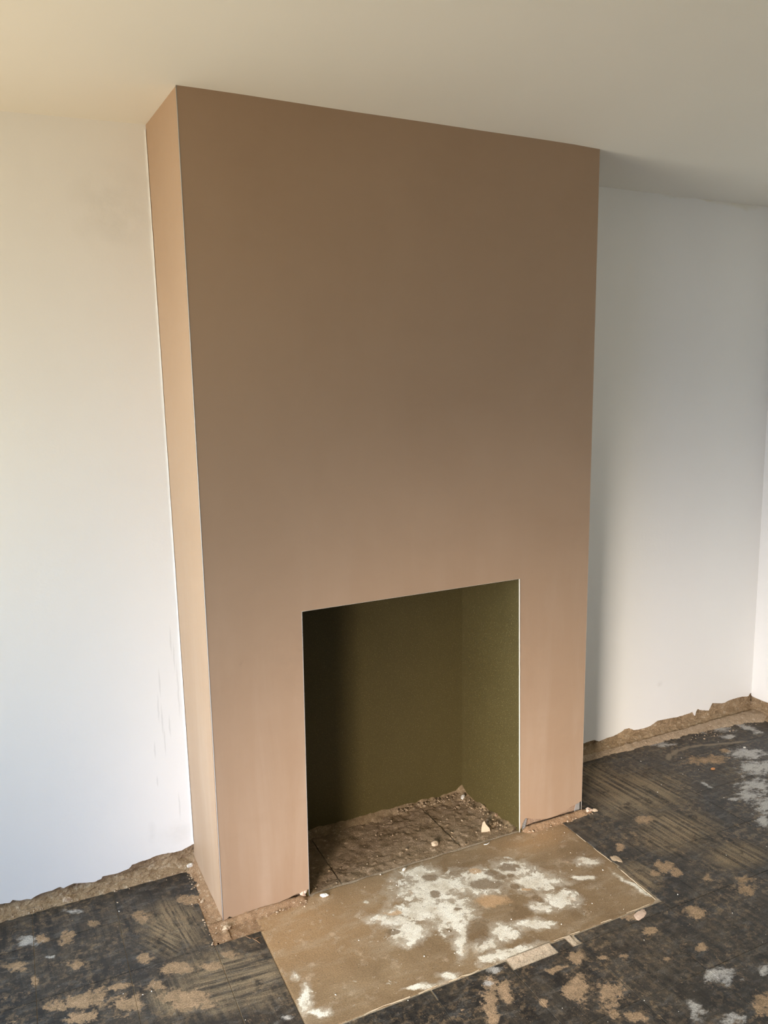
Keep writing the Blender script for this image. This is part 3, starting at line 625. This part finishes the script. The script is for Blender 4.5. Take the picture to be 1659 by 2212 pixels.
# strips of dirt in the gaps between tiles, hearth and breast
def heap(name, x0, x1, y0, y1, hf, step=0.005, mat=None):
    return grid(name, x0, x1, y0, y1, step, lambda x, y: max(0.0016, hf(x, y) + 0.0022 + 0.0026*noise.noise(Vector((x*70, y*70, 1))) + 0.0022*noise.noise(Vector((x*25, y*25, 3))) + 0.001*noise.noise(Vector((x*190, y*190, 6)))), mat or M_DIRT, floor)
def h_left(x, y):      # left of the breast
    t = max(0, min(1, (x + 0.045)/0.05)); return -0.001 + 0.016*t*t*max(0.25, min(1, (y+0.06)/0.2)) + 0.02*max(0, min(1, (y-0.27)/0.07))*t
heap('dirt_strip', -0.0385, 0.013, -0.0925, 0.345, h_left)
def h_front(x, y):     # along the foot of the left leg
    return -0.0005 + 0.013*math.exp(-((y+0.004)/0.016)**2)*(0.5 + 0.5*min(1, max(0, x/0.1)))
heap('dirt_strip', -0.0385, 0.292, -0.0925, 0.008, lambda x, y: h_front(x, y)*min(1, max(0, (0.290-x)/0.03)) - max(0, (x-0.27)*0.12) - (0.004 if (x > 0.112 and y < -0.034 - 0.02*noise.noise(Vector((x*20, 1, 0)))) else 0))
heap('dirt_strip', 1.112, 1.43, -0.062, 0.008, lambda x, y: -0.001 - max(0, (1.135-x)*0.15) + 0.016*min(1, max(0.1, (x-1.112)/0.025))*math.exp(-((y+0.002)/0.016)**2) - (0.006 if (y < -0.036 - 0.012*noise.noise(Vector((x*24, 5, 0)))) else 0) - max(0, x-1.392)*0.2)
heap('dirt_strip', 1.40, 1.416, -0.02, 0.34, lambda x, y: 0.006*math.exp(-(x-1.40)/0.007), mat=M_MORTAR)
def h_ra(x, y):        # below the right alcove wall, spreading out into the corner
    lim = 0.325 - 0.018*max(0, (x-1.95)/0.8) - 0.05*max(0, (x-2.3)/0.46)**1.5
    lim += 0.022*noise.noise(Vector((x*9, 0, 2))) + 0.012*noise.noise(Vector((x*26, y*10, 2)))
    return 0.0045 + 0.016*min(1, max(0, (y-lim)/0.05)) if y > lim else -0.004 - 0.03*(lim-y)
heap('dirt_strip', 1.40, XR, 0.18, 0.352, h_ra, 0.006, earth('pinkish_rubble_dust', (0.34, 0.25, 0.165), (0.44, 0.34, 0.24), (0.50, 0.40, 0.30), 24.0))
heap('dirt_strip', 2.62, XR, -0.75, 0.19, lambda x, y: 0.014*max(0, (x-2.70+0.03*noise.noise(Vector((y*9, 4, 0))))/0.06) - 0.003, 0.008, M_MORTAR)

# ------------------------------------------------------------------ tiles
P = 0.2405; QY = 0.2385; X0 = -0.2765; Y0 = 0.15
regions = [(-9, -0.037, -0.5655, 0.157), (-9, -0.009, 0.1505, 0.319), (-0.036, 0.1005, -0.5655, -0.091),
           (0.447, 0.690, -0.5655, -0.5275), (0.842, 0.893, -0.5655, -0.5275), (0.916, 1.1665, -0.5655, -0.5275), (1.1675, 1.2725, -0.5655, -0.5275),
           (0.104, 0.443, -0.5655, -0.5275),
           (1.2825, 1.4075, -0.0885, -0.012), (1.4075, 9, -0.0885, 0.1505), (1.2825, 9, -0.327, -0.0885), (1.2735, 9, -0.5655, -0.327), (1.414, 9, 0.1505, 0.334),
           (-9, 9, -9, -0.5655)]
full = None; ntile = 0; g = 0.00055; rest = MB(); pieces = []
kx0, kx1 = int((XL-X0)/P)-1, int((XR-X0)/P)+1
for kx in range(kx0, kx1+1):
    for ky in range(-1, 18):
        tx0, tx1 = X0+kx*P, X0+(kx+1)*P; ty1, ty0 = Y0-ky*QY, Y0-(ky+1)*QY
        if ky == -1: ty1 = 0.40
        for ax, bx, ay, by in regions:
            x0, x1 = max(tx0, ax, XL+0.02), min(tx1, bx, XR-0.02); y0, y1 = max(ty0, ay, YF+0.02), min(ty1, by)
            if kx == 0 and ax == -9 and bx == -0.009: x1 = -0.009
            if kx == 1 and bx == -0.009: continue
            if x1-x0 < 0.012 or y1-y0 < 0.012: continue
            pieces.append((x0+g, x1-g, y0+g, y1-g))
def tile_mesh(w, h):
    b = 0.0007; v = []
    for z, i in ((-0.001, 0), (0.0022, 0), (0.003, b)):
        v += [(-w/2+i, -h/2+i, z), (w/2-i, -h/2+i, z), (w/2-i, h/2-i, z), (-w/2+i, h/2-i, z)]
    return v, [(0,1,5,4),(1,2,6,5),(2,3,7,6),(3,0,4,7),(4,5,9,8),(5,6,10,9),(6,7,11,10),(7,4,8,11),(8,9,10,11)]
cache = {}; rnd = random.Random(3)
for x0, x1, y0, y1 in pieces:
    w, h = x1-x0, y1-y0; c = ((x0+x1)/2, (y0+y1)/2)
    near = -1.3 < c[0] and c[1] > -1.75
    dz, rz = rnd.uniform(-.0003, .0004), rnd.uniform(-.0012, .0012)
    if not near:
        vv, ff = tile_mesh(w, h); rest.add([(q[0]+c[0], q[1]+c[1], q[2]) for q in vv], ff); continue
    key = (round(w, 4), round(h, 4))
    if key not in cache:
        vv, ff = tile_mesh(w, h); o = obj('tile', vv, ff, M_TILE, floor); cache[key] = o.data
    else:
        o = bpy.data.objects.new('tile', cache[key]); COL.objects.link(o); o.parent = floor
    o.location = (c[0], c[1], dz); o.rotation_euler = (0, 0, rz)
    ntile += 1
tag(rest.build('tile_field', M_TILE, floor), kind='stuff')
print('tiles', ntile)

# ------------------------------------------------------------------ crumbs and loose pieces
def crumbs(name, label, spots_, mat, seed, rmin=0.0012, rmax=0.0045, parent=None):
    r = random.Random(seed); m = MB()
    for cnt, fn in spots_:
        for i in range(cnt):
            x, y, z = fn(r); s = rmin + (rmax-rmin)*r.random()**2.5
            lump(m, (x, y, z + s*0.4), (s*r.uniform(.8, 1.5), s*r.uniform(.7, 1.1), s*r.uniform(.5, .9)), r.random()*90, 0, 0.5, r.uniform(0, 3.14))
    return tag(m.build(name, mat, parent), label, None if parent else 'rubble', kind='stuff')
crumbs('plaster_crumbs', 'pale plaster crumbs scattered in the dirt left of the chimney breast',
       [(90, lambda r: (r.uniform(-0.045, 0.008), r.uniform(-0.09, 0.33), 0.003)), (45, lambda r: (r.uniform(-0.05, 0.29), r.uniform(-0.05, -0.012), 0.004)),
        (150, lambda r: (r.uniform(-0.62, -0.01), r.uniform(0.312, 0.333), 0.006)), (14, lambda r: (r.uniform(-0.3, -0.02), r.uniform(0.1, 0.31), 0.003))], M_STONE, 1, 0.001, 0.0038)
crumbs('recess_grit', 'brown grit lying in the fireplace recess',
       [(170, lambda r: (r.uniform(0.75, 1.06), r.uniform(0.29, 0.325), 0.016)), (120, lambda r: (1.09-0.06*r.random()-0.04*0.3, r.uniform(0.03, 0.3), 0.010)), (160, lambda r: (r.uniform(0.3, 1.08), r.uniform(0.015, 0.3), 0.004))], M_MORTAR, 2, 0.0012, 0.005, floor)
crumbs('rubble_crumbs', 'sandy grit along the broken foot of the right alcove wall',
       [(260, lambda r: (r.uniform(1.42, 2.74), r.uniform(0.325, 0.36), 0.012)), (50, lambda r: (r.uniform(1.12, 1.44), r.uniform(-0.03, -0.004), 0.006)), (120, lambda r: (r.uniform(2.2, 2.74), r.uniform(0.24, 0.34), 0.008))], M_STONE, 3, 0.001, 0.004)
crumbs('floor_grit', 'fine pale grit sprinkled over the black tiles', [(120, lambda r: (r.uniform(-0.6, 2.6), r.uniform(-1.0, 0.3), 0.0035))], M_WHITEBIT, 4, 0.0008, 0.0022, floor)
crumbs('hearth_grit', 'fine pale grit sprinkled over the hearth', [(60, lambda r: (r.uniform(0.15, 1.25), r.uniform(-0.5, -0.02), 0.0024))], M_WHITEBIT, 5, 0.0008, 0.0022, hearth)

def piece(name, label, cat, xy, r, mat, z=0.003, seed=1, rz=0.0, rough=0.4, group=None, parts=()):
    m = MB(); lump(m, (0, 0, r[2]*0.75), r, seed, 1, rough, rz)
    o = m.build(name, mat, None, False); o.location = (xy[0], xy[1], z)
    return tag(o, label, cat, group)
G1 = 'loose pieces of plaster and stone'
piece('plaster_stone', 'pale stone lying at the front left foot of the chimney breast', 'stone', (0.012, -0.036), (0.013, 0.009, 0.008), M_STONE, 0.001, 3, 0.3, group=G1)
piece('plaster_flake', 'small pinkish plaster flake on the hearth beside the left side of the opening', 'plaster flake', (0.333, -0.022), (0.013, 0.006, 0.005), M_WHITEBIT, 0.0023, 5, -0.3, group=G1)
piece('plaster_chip', 'tiny cream chip on the back edge of the hearth, middle of the opening', 'plaster chip', (0.625, -0.014), (0.008, 0.004, 0.004), M_WHITEBIT, 0.0023, 8, 0.4, group=G1)
piece('round_stone', 'round grey stone on the dusty floor of the fireplace recess', 'stone', (0.789, 0.066), (0.014, 0.011, 0.008), M_STONE, 0.004, 13, 0.1, 0.25, group=G1)
piece('plaster_flake', 'pale flake in the far back corner of the fireplace recess', 'plaster flake', (1.035, 0.28), (0.016, 0.006, 0.006), M_WHITEBIT, 0.017, 15, 0.7, group=G1)
piece('dirt_clod', 'crumbling clod at the right front corner of the chimney breast', 'clod', (1.420, -0.004), (0.014, 0.010, 0.009), M_PINKLUMP, 0.001, 18, 0.2, 0.6, group=G1)
piece('dirt_clod', 'small flat clod just beyond the right corner of the chimney breast', 'clod', (1.445, -0.012), (0.012, 0.006, 0.005), M_STONE, 0.003, 21, -0.4, 0.6, group=G1)
piece('orange_chip', 'small orange chip lying on the black tiles of the right alcove', 'chip', (2.11, 0.025), (0.011, 0.008, 0.003), M_ORANGE, 0.003, 23, 0.2, 0.25, group=G1)
piece('plaster_chip', 'white chip on the dusty tiles farthest into the right corner', 'plaster chip', (2.393, 0.104), (0.007, 0.005, 0.003), M_WHITEBIT, 0.003, 27, 0.2, group=G1)
piece('brick_bit', 'dark grit lump against the right lining of the recess', 'stone', (1.083, 0.12), (0.008, 0.006, 0.006), M_BRICKY, 0.010, 31, 0.5, 0.5, group=G1)
piece('brick_bit', 'brown pebble beside the right lining, deeper in the recess', 'stone', (1.072, 0.19), (0.007, 0.006, 0.006), M_MORTAR, 0.012, 33, 0.9, 0.5, group=G1)
piece('pebble', 'yellowish pebble in the dirt gap left of the chimney breast', 'stone', (-0.026, 0.125), (0.006, 0.005, 0.004), M_STONE, 0.002, 36, 0.1, group=G1)
piece('pebble', 'pale pebble farther back in the dirt gap left of the breast', 'stone', (-0.018, 0.215), (0.006, 0.004, 0.004), M_STONE, 0.003, 39, 0.5, group=G1)
piece('mortar_lump', 'grey mortar lump at the foot of the left alcove wall', 'mortar lump', (-0.415, 0.322), (0.014, 0.007, 0.009), M_STONE, 0.004, 41, 0.1, 0.5, group=G1)
piece('mortar_lump', 'pale lump in the corner between left alcove wall and breast', 'mortar lump', (-0.022, 0.322), (0.013, 0.006, 0.006), M_WHITEBIT, 0.012, 44, 0.3, 0.5, group=G1)
piece('plaster_splash', 'flat pinkish plaster splash beside the right front corner of the hearth', 'plaster splash', (1.168, -0.546), (0.026, 0.013, 0.0016), M_PINKLUMP, 0.0025, 47, 0.4, 0.5, group=G1)
piece('plaster_splash', 'flat brown plaster splash against the right edge of the hearth', 'plaster splash', (1.302, -0.288), (0.014, 0.022, 0.0016), M_STONE, 0.0025, 49, 0.2, 0.5, group=G1)
# upright shard of plaster in the recess
sh = MB(); sh.prism([(-0.016, 0, 0), (0.018, 0, 0), (0.015, 0.002, 0.012), (0.004, 0.006, 0.024), (-0.002, 0.009, 0.037), (-0.009, 0.008, 0.031), (-0.014, 0.004, 0.016)], (0.002, 0.005, 0))
o = sh.build('plaster_shard', M_STONE); o.location = (0.995, 0.055, 0.004); o.rotation_euler = (-0.12, 0, -0.35)
tag(o, 'pointed cream shard standing up in the dirt of the recess', 'plaster shard', G1)
# wisps
def wisp(name, label, pts, r, mat):
    m = MB()
    for q in pts:
        q = [Vector(a) for a in q]; m.tube(q, r, 6, [0.6] + [1.0]*(len(q)-2) + [0.4])
    return tag(m.build(name, mat, None, True), label, 'twig')
wisp('dry_root', 'thin brown root wisp on the dirt by the hearth corner', [[(0.055, -0.094, .004), (0.063, -0.112, .007), (0.078, -0.120, .006), (0.094, -0.118, .005)], [(0.070, -0.116, .006), (0.078, -0.130, .006), (0.084, -0.146, .0055)]], 0.0016, M_TWIG)
wisp('white_sliver', 'curled white sliver on the back edge of the hearth', [[(0.945, -0.010, .0038), (0.956, -0.014, .0045), (0.968, -0.010, .004), (0.975, -0.002, .005)]], 0.0015, M_WHITEBIT)
